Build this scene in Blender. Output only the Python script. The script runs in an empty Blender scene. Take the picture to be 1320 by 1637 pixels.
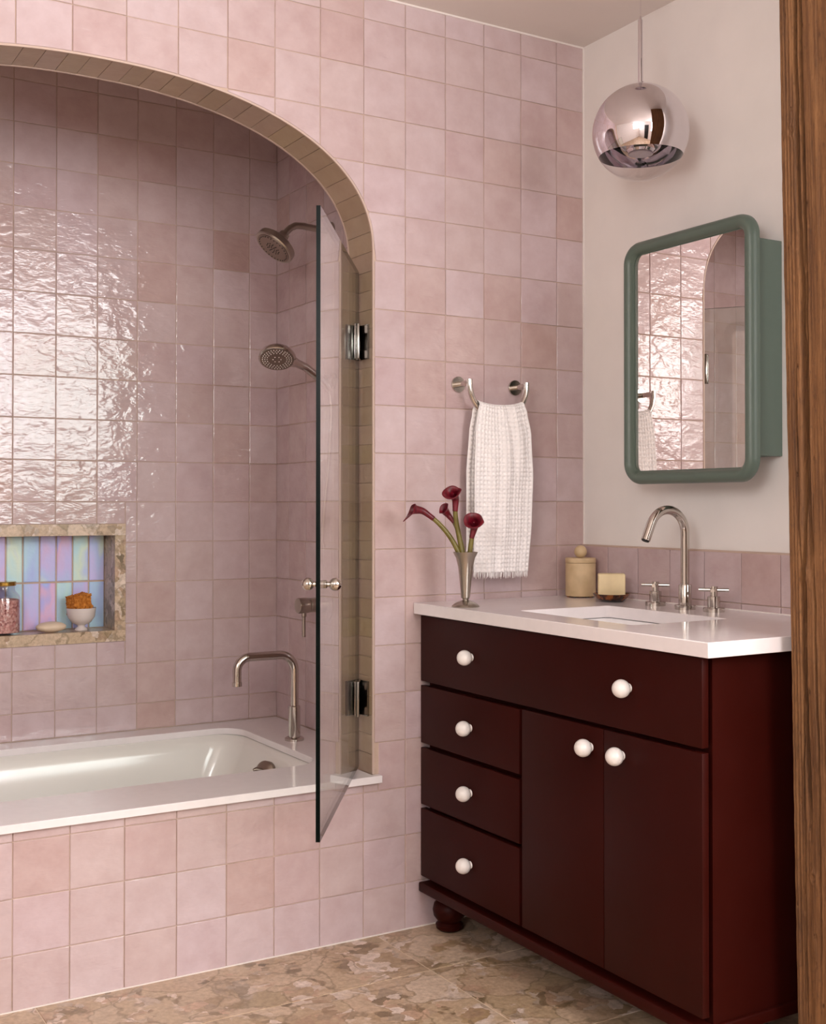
import bpy, bmesh, math, random
from mathutils import Vector, Matrix, noise
random.seed(7)
S = bpy.context.scene
COL = S.collection
PI = math.pi

# ------------------------------------------------------------------ camera
YAW, PITCH, FPX, CYPX = 0.53837, 0.01112, 1914.26, 785.86
cam_data = bpy.data.cameras.new('camera')
cam = bpy.data.objects.new('camera', cam_data)
COL.objects.link(cam)
S.camera = cam
F = Vector((math.sin(YAW)*math.cos(PITCH), math.cos(YAW)*math.cos(PITCH), math.sin(PITCH)))
R = Vector((math.cos(YAW), -math.sin(YAW), 0))
U = R.cross(F)
cam.matrix_world = Matrix(((R.x, U.x, -F.x, -2.2836), (R.y, U.y, -F.y, -2.8247), (R.z, U.z, -F.z, 1.1568), (0, 0, 0, 1)))
cam_data.sensor_fit = 'HORIZONTAL'
cam_data.sensor_width = 36
cam_data.lens = FPX*36/1320
cam_data.shift_y = -(818.5-CYPX)/1320
cam_data.clip_start = 0.02

# ------------------------------------------------------------------ world, light, exposure
w = bpy.data.worlds.new('world'); S.world = w; w.use_nodes = True
w.node_tree.nodes['Background'].inputs[0].default_value = (0.80, 0.86, 1.0, 1)
w.node_tree.nodes['Background'].inputs[1].default_value = 0.6
vs = S.view_settings
vs.view_transform = 'Standard'; vs.look = 'None'; vs.gamma = 1.0; vs.use_curve_mapping = False
vs.exposure = 0.5
WIN = (-1.3, 1.35, 1.28, 2.49)          # the tall window of the rear wall: x0 x1 z0 z1
REAR_Y = -3.7
ld = bpy.data.lights.new('window_daylight', 'AREA'); ld.shape = 'RECTANGLE'
ld.size = WIN[1]-WIN[0]; ld.size_y = WIN[3]-WIN[2]; ld.energy = 102; ld.color = (1.0, 0.985, 0.985)
lo = bpy.data.objects.new('window_daylight', ld); COL.objects.link(lo)
lo.location = ((WIN[0]+WIN[1])/2, REAR_Y-0.06, (WIN[2]+WIN[3])/2)
lo.rotation_euler = (PI/2, 0, 0)         # faces +y, into the room

SIDE_FILL = (-3.6, -2.45, 1.55, 2.45)           # side fill, an unseen opening added in the left wall: y0 y1 z0 z1
ld2 = bpy.data.lights.new('side_fill_light', 'AREA'); ld2.shape = 'RECTANGLE'  # added fill lamp, brightens the surfaces that face left
ld2.size = SIDE_FILL[3]-SIDE_FILL[2]; ld2.size_y = SIDE_FILL[1]-SIDE_FILL[0]; ld2.energy = 42; ld2.color = (1.0, 0.985, 0.985)
lo2 = bpy.data.objects.new('side_fill_light', ld2); COL.objects.link(lo2)
lo2.location = (-3.55, (SIDE_FILL[0]+SIDE_FILL[1])/2, (SIDE_FILL[2]+SIDE_FILL[3])/2)
lo2.rotation_euler = (0, -PI/2, 0)       # faces +x, into the room

# ------------------------------------------------------------------ materials
def s2l(c):
    return tuple((v/255/12.92 if v/255 <= .04045 else ((v/255+.055)/1.055)**2.4) for v in c)
class NT:
    def __init__(s, name):
        s.m = bpy.data.materials.new(name); s.m.use_nodes = True
        s.t = s.m.node_tree; s.b = s.t.nodes['Principled BSDF']; s.out = s.t.nodes['Material Output']
    def n(s, typ, **kw):
        nd = s.t.nodes.new(typ)
        for k, v in kw.items():
            if k.startswith('i_'):
                key = k[2:]
                nd.inputs[int(key) if key.isdigit() else key.replace('_', ' ')].default_value = v
            else: setattr(nd, k, v)
        return nd
    def l(s, a, b): s.t.links.new(a, b)
    def ramp(s, fac, stops, interp='LINEAR'):
        r = s.n('ShaderNodeValToRGB'); cr = r.color_ramp; cr.interpolation = interp
        while len(cr.elements) < len(stops): cr.elements.new(0.5)
        for e, (p, c) in zip(cr.elements, stops):
            e.position = p; e.color = (*s2l(c), 1)
        s.l(fac, r.inputs[0]); return r.outputs[0]
    def mix(s, fac, a, b, mode='MIX'):
        m = s.n('ShaderNodeMix', data_type='RGBA', blend_type=mode)
        for sock, v in ((m.inputs[0], fac), (m.inputs[6], a), (m.inputs[7], b)):
            if hasattr(v, 'is_output'): s.l(v, sock)
            elif isinstance(v, (int, float)): sock.default_value = v
            else: sock.default_value = (*s2l(v), 1)
        return m.outputs[2]
    def math(s, op, a, b=0.5):
        m = s.n('ShaderNodeMath', operation=op)
        for sock, v in ((m.inputs[0], a), (m.inputs[1], b)):
            if hasattr(v, 'is_output'): s.l(v, sock)
            else: sock.default_value = v
        return m.outputs[0]
    def coord(s, out='Object'): return s.n('ShaderNodeTexCoord').outputs[out]
    def scale(s, vec, sc):
        m = s.n('ShaderNodeMapping'); m.inputs['Scale'].default_value = sc; s.l(vec, m.inputs[0]); return m.outputs[0]
    def noise(s, vec, scale, detail=2, rough=.5, w=None, dist=0):
        nd = s.n('ShaderNodeTexNoise', noise_dimensions='4D' if w is not None else '3D')
        nd.inputs['Scale'].default_value = scale; nd.inputs['Detail'].default_value = detail
        nd.inputs['Roughness'].default_value = rough; nd.inputs['Distortion'].default_value = dist
        s.l(vec, nd.inputs['Vector'])
        if w is not None: s.l(w, nd.inputs['W'])
        return nd.outputs['Fac']
    def bump(s, h, strength, dist):
        b = s.n('ShaderNodeBump', i_Strength=strength, i_Distance=dist); s.l(h, b.inputs['Height'])
        s.l(b.outputs[0], s.b.inputs['Normal']); return b
    def set(s, color=None, rough=None, metal=None, **kw):
        if color is not None:
            if hasattr(color, 'is_output'): s.l(color, s.b.inputs['Base Color'])
            else: s.b.inputs['Base Color'].default_value = (*s2l(color), 1)
        if rough is not None:
            if hasattr(rough, 'is_output'): s.l(rough, s.b.inputs['Roughness'])
            else: s.b.inputs['Roughness'].default_value = rough
        if metal is not None: s.b.inputs['Metallic'].default_value = metal
        for k, v in kw.items(): s.b.inputs[k.replace('_', ' ')].default_value = v
        return s.m

def simple(name, color, rough=.5, metal=0, var=0, vscale=30, bump=0, bscale=80, **kw):
    t = NT(name)
    if var:
        n = t.noise(t.coord(), vscale, 4)
        c2 = tuple(max(0, v-var) for v in color); c1 = tuple(min(255, v+var) for v in color)
        col = t.ramp(n, [(.3, c2), (.7, c1)])
    else: col = color
    if bump:
        t.bump(t.noise(t.coord(), bscale, 4), 1.0, bump)
    return t.set(col, rough, metal, **kw)

def glazed(name, stops, rough=.05, wave=.0027, blotch=14, ripple=.0005, spec=.55, pit=.15):
    t = NT(name)
    oi = t.n('ShaderNodeObjectInfo').outputs['Random']
    w4 = t.math('MULTIPLY', oi, 90.0)
    co = t.coord()
    base = t.ramp(oi, stops)
    cloud = t.noise(co, blotch, 4, .6, w4)
    lighter = t.ramp(cloud, [(.3, (238, 232, 230)), (.7, (255, 255, 255))])
    col = t.mix(1.0, base, lighter, 'MULTIPLY')
    # a hand-made glaze: broad dents plus streaky ripples
    n1 = t.noise(t.scale(co, (1, 1, 1.5)), 18, 2, .5, w4, .6)
    n2 = t.noise(t.scale(co, (.6, 1, 2.0)), 60, 2, .5, w4, 1.2)
    h = t.math('ADD', t.math('MULTIPLY', n1, wave), t.math('MULTIPLY', n2, ripple))
    t.bump(h, 1.0, 1.0)
    pits = t.noise(co, 220, 1, .5, w4)
    rg = t.n('ShaderNodeMapRange'); t.l(pits, rg.inputs[0])
    rg.inputs[1].default_value = .62; rg.inputs[2].default_value = .72; rg.inputs[3].default_value = rough; rg.inputs[4].default_value = rough+pit
    t.set(col, rg.outputs[0])
    t.b.inputs['Specular IOR Level'].default_value = spec
    return t.m

PINKS = [(0, (200, 175, 172)), (.15, (203, 182, 181)), (.4, (205, 185, 188)), (.55, (201, 178, 177)),
         (.72, (208, 189, 191)), (.88, (204, 182, 186)), (1, (197, 170, 165))]
M = {}
M['pink'] = glazed('pink_glazed_tile', PINKS)
M['soffit'] = glazed('olive_beige_glazed_tile', [(0, (160, 136, 110)), (.3, (168, 146, 118)), (.5, (162, 140, 120)), (.7, (174, 150, 128)), (1, (166, 145, 112))], wave=.0015, ripple=.0003, rough=.3, pit=0)
M['grout'] = simple('tan_grout', (196, 171, 154), .9, var=6, bump=.0006, bscale=300)
M['wall'] = simple('warm_white_plaster', (237, 230, 225), .75, var=3, vscale=6, bump=.0006, bscale=14)
M['ceil'] = simple('ceiling_paint', (232, 222, 216), .8, var=2, vscale=4)
M['caulk'] = simple('white_caulk', (232, 222, 216), .6)
M['trim'] = simple('blush_metal_trim', (196, 172, 158), .4)
M['quartz'] = simple('white_quartz', (236, 228, 228), .12, var=2, vscale=40)
M['tub'] = simple('white_enamel', (232, 228, 222), .12)
M['basin'] = simple('white_porcelain', (246, 242, 242), .1)
M['nickel'] = simple('polished_nickel', (198, 192, 185), .1, 1)
M['nickel_satin'] = simple('satin_nickel', (172, 164, 154), .28, 1)
M['nickel_dark'] = simple('dark_nickel_face', (150, 136, 124), .4, 1)
M['black'] = simple('black_hole', (12, 10, 10), .6)
M['oxblood'] = simple('oxblood_lacquer', (48, 10, 6), .42, var=2, vscale=8, Specular_IOR_Level=.10)
M['knob'] = simple('white_marble_knob', (236, 229, 224), .3, var=7, vscale=60)
M['green'] = simple('sage_green_paint', (92, 107, 97), .4)
M['mirror'] = simple('mirror_silver', (236, 230, 226), .0, 1)
M['chrome'] = simple('chrome_shell', (224, 219, 224), .02, 1)
M['hinge'] = simple('hinge_chrome', (150, 146, 142), .12, 1)
M['gold'] = simple('gold_lid', (190, 158, 84), .25, 1)
M['towel'] = simple('white_cotton', (240, 234, 232), .95, var=3, vscale=60)
M['canister'] = simple('pale_turned_wood', (206, 178, 138), .55, var=10, vscale=26)
M['soap'] = simple('cream_soap', (240, 218, 172), .5, var=4, vscale=40, Subsurface_Weight=.0)
M['soap2'] = simple('pale_soap', (226, 204, 180), .5, var=3)
M['bowl'] = simple('white_ceramic', (222, 210, 206), .2)
M['door_dark'] = simple('black_door', (22, 20, 20), .5)
M['sponge'] = simple('ochre_sponge', (186, 112, 32), .95, var=30, vscale=120)
def mk_glass(name, tint, ior=1.5, gl=1.0):
    t = NT(name); t.t.nodes.remove(t.b)
    tr = t.n('ShaderNodeBsdfTransparent'); tr.inputs[0].default_value = (*tint, 1)
    gs = t.n('ShaderNodeBsdfGlossy'); gs.inputs['Roughness'].default_value = 0.0; gs.inputs[0].default_value = (gl, gl, gl, 1)
    geo = t.n('ShaderNodeNewGeometry')
    mr = t.n('ShaderNodeMapRange'); t.l(geo.outputs['Backfacing'], mr.inputs[0]); mr.inputs[3].default_value = ior; mr.inputs[4].default_value = 1/ior
    fr = t.n('ShaderNodeFresnel'); t.l(mr.outputs[0], fr.inputs[0])
    mx = t.n('ShaderNodeMixShader'); t.l(fr.outputs[0], mx.inputs[0]); t.l(tr.outputs[0], mx.inputs[1]); t.l(gs.outputs[0], mx.inputs[2])
    t.l(mx.outputs[0], t.out.inputs[0]); return t.m
M['glass'] = mk_glass('clear_door_glass', (.93, .97, .95), 1.68)
M['clear'] = mk_glass('clear_thin_glass', (.97, .96, .97))
M['glass_edge'] = simple('dark_green_glass_edge', (3, 10, 8), .3, Specular_IOR_Level=.08)
M['lens'] = simple('frosted_lamp_lens', (168, 156, 168), .2)

def mk_stone(name, scale=1.0, dark=0, tone=(0, 0, 0)):
    t = NT(name)
    oi = t.n('ShaderNodeObjectInfo').outputs['Random']
    co = t.coord(); sh = t.n('ShaderNodeVectorMath', operation='ADD'); t.l(co, sh.inputs[0])
    cb = t.n('ShaderNodeCombineXYZ'); v = t.math('MULTIPLY', oi, 17.0)
    for i in range(3): t.l(v, cb.inputs[i])
    t.l(cb.outputs[0], sh.inputs[1]); p = sh.outputs[0]
    wn = t.n('ShaderNodeTexNoise', i_Scale=7*scale, i_Detail=6.0, i_Roughness=.52); t.l(p, wn.inputs['Vector'])
    vm = t.n('ShaderNodeVectorMath', operation='MULTIPLY_ADD'); t.l(wn.outputs['Color'], vm.inputs[0]); vm.inputs[1].default_value = (.20/scale,)*3; t.l(p, vm.inputs[2])
    q = vm.outputs[0]
    def T(c): return tuple(max(0, min(255, a+b-dark)) for a, b in zip(c, tone))
    big = t.n('ShaderNodeTexVoronoi', i_Scale=5.5*scale); t.l(q, big.inputs['Vector'])
    sep = t.n('ShaderNodeSeparateColor'); t.l(big.outputs['Color'], sep.inputs[0])
    c1 = t.ramp(sep.outputs[0], [(0, T((204, 176, 148))), (.3, T((220, 194, 168))), (.55, T((198, 172, 140))), (.75, T((228, 204, 182))), (1, T((182, 158, 124)))])
    small = t.n('ShaderNodeTexVoronoi', i_Scale=24.0*scale); t.l(q, small.inputs['Vector'])
    sep2 = t.n('ShaderNodeSeparateColor'); t.l(small.outputs['Color'], sep2.inputs[0])
    c2 = t.ramp(sep2.outputs[0], [(0, T((128, 106, 78))), (.2, T((212, 184, 156))), (.45, T((180, 152, 118))), (.6, T((240, 220, 206))), (.8, T((152, 128, 98))), (1, T((214, 178, 152)))])
    zone = t.noise(p, 6*scale, 4, .6)
    zr = t.ramp(zone, [(.49, (0, 0, 0)), (.53, (255, 255, 255))])
    col = t.mix(zr, c1, c2)
    ve = t.n('ShaderNodeTexVoronoi', feature='DISTANCE_TO_EDGE', i_Scale=5.5*scale); t.l(q, ve.inputs['Vector'])
    vr = t.ramp(ve.outputs['Distance'], [(0, (255, 255, 255)), (.035, (0, 0, 0))])
    col = t.mix(t.math('MULTIPLY', vr, .6), col, T((136, 116, 84)))
    sp = t.noise(p, 130*scale, 3, .6)
    spm = t.math('MULTIPLY', t.ramp(sp, [(.66, (0, 0, 0)), (.72, (255, 255, 255))]), t.ramp(zone, [(.5, (0, 0, 0)), (.62, (255, 255, 255))]))
    col = t.mix(t.math('MULTIPLY', spm, .8), col, (74, 58, 48))
    fine = t.noise(p, 60*scale, 5, .65)
    col = t.mix(1.0, col, t.ramp(fine, [(.25, (205, 200, 195)), (.7, (255, 255, 255))]), 'MULTIPLY')
    t.bump(sp, .3, .0006)
    return t.set(col, .32)
M['floor'] = mk_stone('breccia_floor_stone', 1.15, 0)
M['joint'] = simple('pale_floor_joint', (214, 194, 172), .8)
M['niche_stone'] = mk_stone('breccia_niche_stone', 1.6)
def mk_irid():
    t = NT('iridescent_glass_tile')
    oi = t.n('ShaderNodeObjectInfo').outputs['Random']; w4 = t.math('MULTIPLY', oi, 60)
    co = t.coord()
    a = t.noise(t.scale(co, (1, 1, .45)), 16, 2, .5, w4)
    f = t.math('FRACT', t.math('ADD', t.math('MULTIPLY', a, .9), t.math('MULTIPLY', oi, 3.7)), 0)
    col = t.ramp(f, [(0, (176, 190, 248)), (.18, (186, 218, 250)), (.36, (198, 234, 240)), (.48, (220, 238, 222)), (.6, (190, 206, 250)), (.76, (206, 196, 248)), (.9, (228, 188, 226)), (1, (180, 184, 248))])
    t.bump(t.noise(co, 60, 2, .5, w4), .6, .0012)
    return t.set(col, .18)
M['irid'] = mk_irid()
def mk_post():
    t = NT('weathered_timber'); co = t.coord()
    st = t.noise(t.scale(co, (9, 9, .5)), 7, 6, .65, dist=.3)
    c = t.ramp(st, [(.25, (74, 46, 24)), (.45, (112, 74, 41)), (.6, (132, 90, 52)), (.85, (94, 61, 33))])
    big = t.noise(co, 7, 4)
    c = t.mix(t.ramp(big, [(.4, (0, 0, 0)), (.8, (170, 170, 170))]), c, (64, 37, 21))
    fl = t.noise(t.scale(co, (1, 1, .35)), 190, 3)
    c = t.mix(t.math('MULTIPLY', t.ramp(fl, [(.55, (0, 0, 0)), (.75, (255, 255, 255))]), .4), c, (46, 26, 15))
    li = t.noise(t.scale(co, (1, 1, .5)), 90, 3)
    c = t.mix(t.math('MULTIPLY', t.ramp(li, [(.68, (0, 0, 0)), (.78, (255, 255, 255))]), .35), c, (168, 122, 84))
    t.bump(t.math('ADD', st, t.math('MULTIPLY', fl, .6)), 1.0, .0025)
    return t.set(c, .8)
M['post'] = mk_post()
def mk_petal():
    t = NT('burgundy_petal'); co = t.coord()
    n = t.noise(t.scale(co, (40, 40, 6)), 3, 3)
    return t.set(t.ramp(n, [(.3, (76, 4, 17)), (.7, (116, 10, 32))]), .42)
M['petal'] = mk_petal()
M['stem'] = simple('olive_stem', (104, 92, 34), .4, var=16, vscale=30)
def mk_salt():
    t = NT('pink_bath_salt'); co = t.coord()
    v = t.n('ShaderNodeTexVoronoi', i_Scale=160.0); t.l(co, v.inputs['Vector'])
    sp = t.n('ShaderNodeSeparateColor'); t.l(v.outputs['Color'], sp.inputs[0])
    c = t.ramp(sp.outputs[0], [(0, (150, 84, 80)), (.3, (206, 150, 140)), (.6, (226, 182, 170)), (.85, (190, 120, 112)), (1, (236, 206, 196))])
    t.bump(v.outputs['Distance'], 1.0, .004)
    return t.set(c, .6)
M['salt'] = mk_salt()
def mk_tort():
    t = NT('tortoiseshell'); n = t.noise(t.coord(), 45, 3, .5, dist=.6)
    return t.set(t.ramp(n, [(.35, (38, 18, 10)), (.5, (74, 36, 16)), (.62, (150, 84, 34)), (.75, (60, 28, 14))]), .12)
M['tort'] = mk_tort()

# ------------------------------------------------------------------ mesh helpers
class MB:
    def __init__(s): s.v = []; s.f = []; s.mi = []
    def add(s, vs, fs, mi=0):
        o = len(s.v); s.v += [tuple(p) for p in vs]; s.f += [tuple(i+o for i in f) for f in fs]; s.mi += [mi]*len(fs); return s
    def box(s, a, b, mi=0):
        (x0, y0, z0), (x1, y1, z1) = [tuple(map(fn, zip(a, b))) for fn in (min, max)]
        return s.add([(x0,y0,z0),(x1,y0,z0),(x1,y1,z0),(x0,y1,z0),(x0,y0,z1),(x1,y0,z1),(x1,y1,z1),(x0,y1,z1)],
                     [(3,2,1,0),(4,5,6,7),(0,1,5,4),(1,2,6,5),(2,3,7,6),(3,0,4,7)], mi)
    def loft(s, rings, closed=True, cap0=True, cap1=True, mi=0):
        n = len(rings[0]); vs = [p for r in rings for p in r]; fs = []
        for k in range(len(rings)-1):
            for i in range(n if closed else n-1):
                j = (i+1) % n; fs.append((k*n+i, k*n+j, (k+1)*n+j, (k+1)*n+i))
        if cap0: fs.append(tuple(range(n-1, -1, -1)))
        if cap1: fs.append(tuple((len(rings)-1)*n+i for i in range(n)))
        return s.add(vs, fs, mi)
    def lathe(s, prof, origin=(0,0,0), axis=(0,0,1), seg=32, cap0=True, cap1=True, mi=0):
        a = Vector(axis).normalized(); t = Vector((1,0,0)) if abs(a.x) < .9 else Vector((0,1,0))
        u = a.cross(t).normalized(); v = a.cross(u); o = Vector(origin)
        rings = [[o+a*h+(u*math.cos(2*PI*i/seg)+v*math.sin(2*PI*i/seg))*max(r, 1e-5) for i in range(seg)] for r, h in prof]
        return s.loft(rings, True, cap0, cap1, mi)
    def tube(s, path, r, seg=16, cap=True, mi=0):
        P = [Vector(p) for p in path]; n = len(P); rr = r if isinstance(r, (list, tuple)) else [r]*n
        tan = [((P[min(i+1, n-1)]-P[max(i-1, 0)]).normalized()) for i in range(n)]
        t0 = tan[0]; ref = Vector((0,0,1)) if abs(t0.z) < .9 else Vector((1,0,0))
        u = t0.cross(ref).normalized(); rings = []
        for i in range(n):
            u = (u-tan[i]*u.dot(tan[i])).normalized(); v = tan[i].cross(u)
            rings.append([P[i]+(u*math.cos(2*PI*k/seg)+v*math.sin(2*PI*k/seg))*rr[i] for k in range(seg)])
        return s.loft(rings, True, cap, cap, mi)
    def ball(s, c, r, seg=24, rings=14, mi=0, sc=(1,1,1)):
        prof = [[(c[0]+sc[0]*r*math.sin(PI*k/rings)*math.cos(2*PI*i/seg), c[1]+sc[1]*r*math.sin(PI*k/rings)*math.sin(2*PI*i/seg), c[2]-sc[2]*r*math.cos(PI*k/rings)) for i in range(seg)] for k in range(rings+1)]
        return s.loft(prof, True, False, False, mi)
    def mesh(s, name, mats, smooth=40):
        me = bpy.data.meshes.new(name); me.from_pydata(s.v, [], s.f)
        bm = bmesh.new(); bm.from_mesh(me)
        bmesh.ops.remove_doubles(bm, verts=bm.verts, dist=2e-6)
        bmesh.ops.recalc_face_normals(bm, faces=bm.faces); 
        if len(s.mi) == len(bm.faces):
            bm.faces.ensure_lookup_table()
            for fc, k in zip(bm.faces, s.mi): fc.material_index = k
        bm.to_mesh(me); bm.free()
        for m in (mats if isinstance(mats, (list, tuple)) else [mats]): me.materials.append(M[m])
        if smooth:
            me.shade_smooth(); me.set_sharp_from_angle(angle=math.radians(smooth))
        return me
    def build(s, name, mats, parent=None, smooth=40, loc=None):
        return link(name, s.mesh(name, mats, smooth), parent, loc)
def link(name, me, parent=None, loc=None, rot=None):
    o = bpy.data.objects.new(name, me); COL.objects.link(o)
    if parent is not None: o.parent = parent
    if loc is not None: o.location = loc
    if rot is not None: o.rotation_euler = rot
    return o
def rbox(name, a, b, bev, mats, parent=None, seg=3, smooth=40):
    lo_ = [min(p, q) for p, q in zip(a, b)]; hi = [max(p, q) for p, q in zip(a, b)]
    bm = bmesh.new(); bmesh.ops.create_cube(bm, size=1)
    for v in bm.verts: v.co = Vector([(l+h)/2+c*(h-l) for l, h, c in zip(lo_, hi, v.co)])
    bmesh.ops.bevel(bm, geom=list(bm.edges), offset=bev, segments=seg, affect='EDGES', profile=.5)
    me = bpy.data.meshes.new(name); bm.to_mesh(me); bm.free(); me.materials.append(M[mats])
    if smooth: me.shade_smooth(); me.set_sharp_from_angle(angle=math.radians(smooth))
    return link(name, me, parent)
def thing(name, label, cat, loc=(0,0,0), group=None):
    o = bpy.data.objects.new(name, None); COL.objects.link(o); o.location = loc; o.empty_display_size = .05
    return tag(o, label, cat, group)
def tag(o, label, cat, group=None):
    o['label'] = label; o['category'] = cat
    if group: o['group'] = group
    return o
def struct(o, label=None):
    o['kind'] = 'structure'
    if label: o['label'] = label
    return o
def holed_slab(name, outer, hole, to3, thick_vec, mats, parent=None, smooth=30):
    """flat slab with a hole: outer/hole are 2D loops, to3 maps them to 3D, thick_vec extrudes"""
    bm = bmesh.new(); edges = []
    for loop in ([outer] + ([hole] if hole else [])):
        vs = [bm.verts.new(to3(*p)) for p in loop]
        edges += [bm.edges.new((vs[i], vs[(i+1) % len(vs)])) for i in range(len(vs))]
    bmesh.ops.triangle_fill(bm, use_beauty=True, use_dissolve=False, edges=edges)
    faces = list(bm.faces)
    r = bmesh.ops.extrude_face_region(bm, geom=faces)
    for v in r['geom']:
        if isinstance(v, bmesh.types.BMVert): v.co += Vector(thick_vec)
    bmesh.ops.recalc_face_normals(bm, faces=bm.faces)
    me = bpy.data.meshes.new(name); bm.to_mesh(me); bm.free(); me.materials.append(M[mats])
    if smooth: me.shade_smooth(); me.set_sharp_from_angle(angle=math.radians(smooth))
    return link(name, me, parent)
def rrect(x0, x1, y0, y1, r, n=8):
    pts = []
    for cx, cy, a0 in ((x1-r, y1-r, 0), (x0+r, y1-r, PI/2), (x0+r, y0+r, PI), (x1-r, y0+r, 1.5*PI)):
        for k in range(n+1):
            a = a0+PI/2*k/n; pts.append((cx+r*math.cos(a), cy+r*math.sin(a)))
    return pts

# ------------------------------------------------------------------ arch curve
P = .13; CEIL = 2.535; Z0 = -.0035; KC = 12.7828
AXC, AA, AN, AZS, AZT = -1.46, .7365, 2.25, 1.835, 2.222
JAMB_R, JAMB_L = AXC+AA, AXC-AA
DECK = .432; WT = .138; ALC_Y = .95; ALC_R = -.574; ALC_L = 2*AXC-ALC_R
def arch_curve(off=0, z0=.41, n=96):
    a, b = AA+off, AZT-AZS+off
    pts = [(AXC+a, z0)] + [(AXC+a, z0+(AZS-z0)*k/6) for k in range(1, 6)]
    for k in range(n+1):
        t = PI*k/n; c, s_ = math.cos(t), math.sin(t)
        pts.append((AXC+a*math.copysign(abs(c)**(2/AN), c), AZS+b*abs(s_)**(2/AN)))
    pts += [(AXC-a, z0+(AZS-z0)*k/6) for k in range(5, 0, -1)] + [(AXC-a, z0)]
    return pts
def arch_z(x, off):
    t = abs(x-AXC)/(AA+off)
    if t >= 1: return None
    return AZS+(AZT-AZS+off)*(1-t**AN)**(1/AN)

# ------------------------------------------------------------------ room shell
X_L, X_R = -3.5, 1.8
floor = struct(MB().box((X_L, REAR_Y, -.05), (X_R, .2, -.0012)).build('floor', 'joint', smooth=0), 'beige stone floor slab bed with thin joints')
ceil = MB().box((X_L, REAR_Y-.2, CEIL), (X_R, 1.2, CEIL+.06)).build('ceiling', 'ceil', smooth=0); struct(ceil)
wf = holed_slab('wall_front', [(X_L, 0), (0.1, 0), (0.1, CEIL), (X_L, CEIL)], arch_curve(.0030), lambda x, z: (x, .0010, z), (0, WT-.0010, 0), 'grout')
struct(wf, 'pink tiled wall with the arched opening')
wb = holed_slab('wall_alcove_back', [(ALC_L-.1, 0), (ALC_R+.1, 0), (ALC_R+.1, CEIL), (ALC_L-.1, CEIL)],
                [(-1.785, .753), (-1.135, .753), (-1.135, 1.065), (-1.785, 1.065)], lambda x, z: (x, ALC_Y+.0010, z), (0, .14, 0), 'grout')
struct(wb)
war = struct(MB().box((ALC_R+.0010, WT, 0), (ALC_R+.1, ALC_Y+.1, CEIL)).build('wall_alcove_right', 'grout', smooth=0))
wal = struct(MB().box((ALC_L-.1, WT, 0), (ALC_L, ALC_Y+.1, CEIL)).build('wall_alcove_left', 'grout', smooth=0))
wr = struct(MB().box((0, -1.5, 0), (.1, 0, CEIL)).build('wall_right', 'wall', smooth=0), 'warm white plaster wall behind the basin')
struct(MB().box((.0, -1.6, 0), (X_R, -1.5, CEIL)).build('wall_return', 'wall', smooth=0))
struct(MB().box((X_R, REAR_Y, 0), (X_R+.1, -1.5, CEIL)).build('wall_far_right', 'wall', smooth=0))
struct(holed_slab('wall_left', [(REAR_Y, 0), (.1, 0), (.1, CEIL), (REAR_Y, CEIL)], [(SIDE_FILL[0], SIDE_FILL[2]), (SIDE_FILL[1], SIDE_FILL[2]), (SIDE_FILL[1], SIDE_FILL[3]), (SIDE_FILL[0], SIDE_FILL[3])],
                  lambda y, z: (X_L, y, z), (-.15, 0, 0), 'wall', smooth=0))
wmb = MB()
for y in (SIDE_FILL[0], SIDE_FILL[1]-.05): wmb.box((X_L-.04, y, SIDE_FILL[2]), (X_L+.02, y+.05, SIDE_FILL[3]))
for z in (SIDE_FILL[2], SIDE_FILL[3]-.05): wmb.box((X_L-.04, SIDE_FILL[0]+.05, z), (X_L+.02, SIDE_FILL[1]-.05, z+.05))
struct(wmb.build('side_fill_frame', 'caulk', smooth=0), 'added white frame around the side fill light in the left wall')  # invented out-of-view frame that goes with the added side fill
rear = holed_slab('wall_rear', [(X_L, 0), (X_R, 0), (X_R, CEIL), (X_L, CEIL)], [(WIN[0], WIN[2]), (WIN[1], WIN[2]), (WIN[1], WIN[3]), (WIN[0], WIN[3])],
                  lambda x, z: (x, REAR_Y, z), (0, -.15, 0), 'wall', smooth=0); struct(rear)
wmb = MB()
for x in (WIN[0], WIN[1]-.05): wmb.box((x, REAR_Y-.04, WIN[2]), (x+.05, REAR_Y+.02, WIN[3]))
for z in (WIN[2], WIN[3]-.05): wmb.box((WIN[0]+.05, REAR_Y-.04, z), (WIN[1]-.05, REAR_Y+.02, z+.05))
struct(wmb.build('window_1', 'caulk', smooth=0), 'white window frame in the rear wall')
struct(MB().box((-2.25, REAR_Y, 0), (-1.6, REAR_Y+.03, 2.1)).build('door_1', 'door_dark', smooth=0))
# floor slabs
for i in range(-4, 2):
    for j in range(-1, 9):
        x0, x1 = -.712+.898*i, -.712+.898*(i+1); y1, y0 = -.278-.45*j, -.278-.45*(j+1)
        y1 = min(y1, 0)
        x0, x1 = max(x0, X_L), min(x1, X_R)
        if y0 < REAR_Y: y0 = REAR_Y
        if x1-x0 < .05 or y1-y0 < .05: continue
        if x0 > -.1 and y1 > -1.5: continue
        cx, cy = (x0+x1)/2, (y0+y1)/2; hx, hy = (x1-x0)/2-.0014, (y1-y0)/2-.0014
        mb = MB(); mb.loft([[(-hx,-hy,-.012),(hx,-hy,-.012),(hx,hy,-.012),(-hx,hy,-.012)], [(-hx,-hy,-.0008),(hx,-hy,-.0008),(hx,hy,-.0008),(-hx,hy,-.0008)],
                            [(-hx+.001,-hy+.001,0),(hx-.001,-hy+.001,0),(hx-.001,hy-.001,0),(-hx+.001,hy-.001,0)]])
        mb.build('stone_slab', 'floor', floor, smooth=0, loc=(cx, cy, 0))

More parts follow.
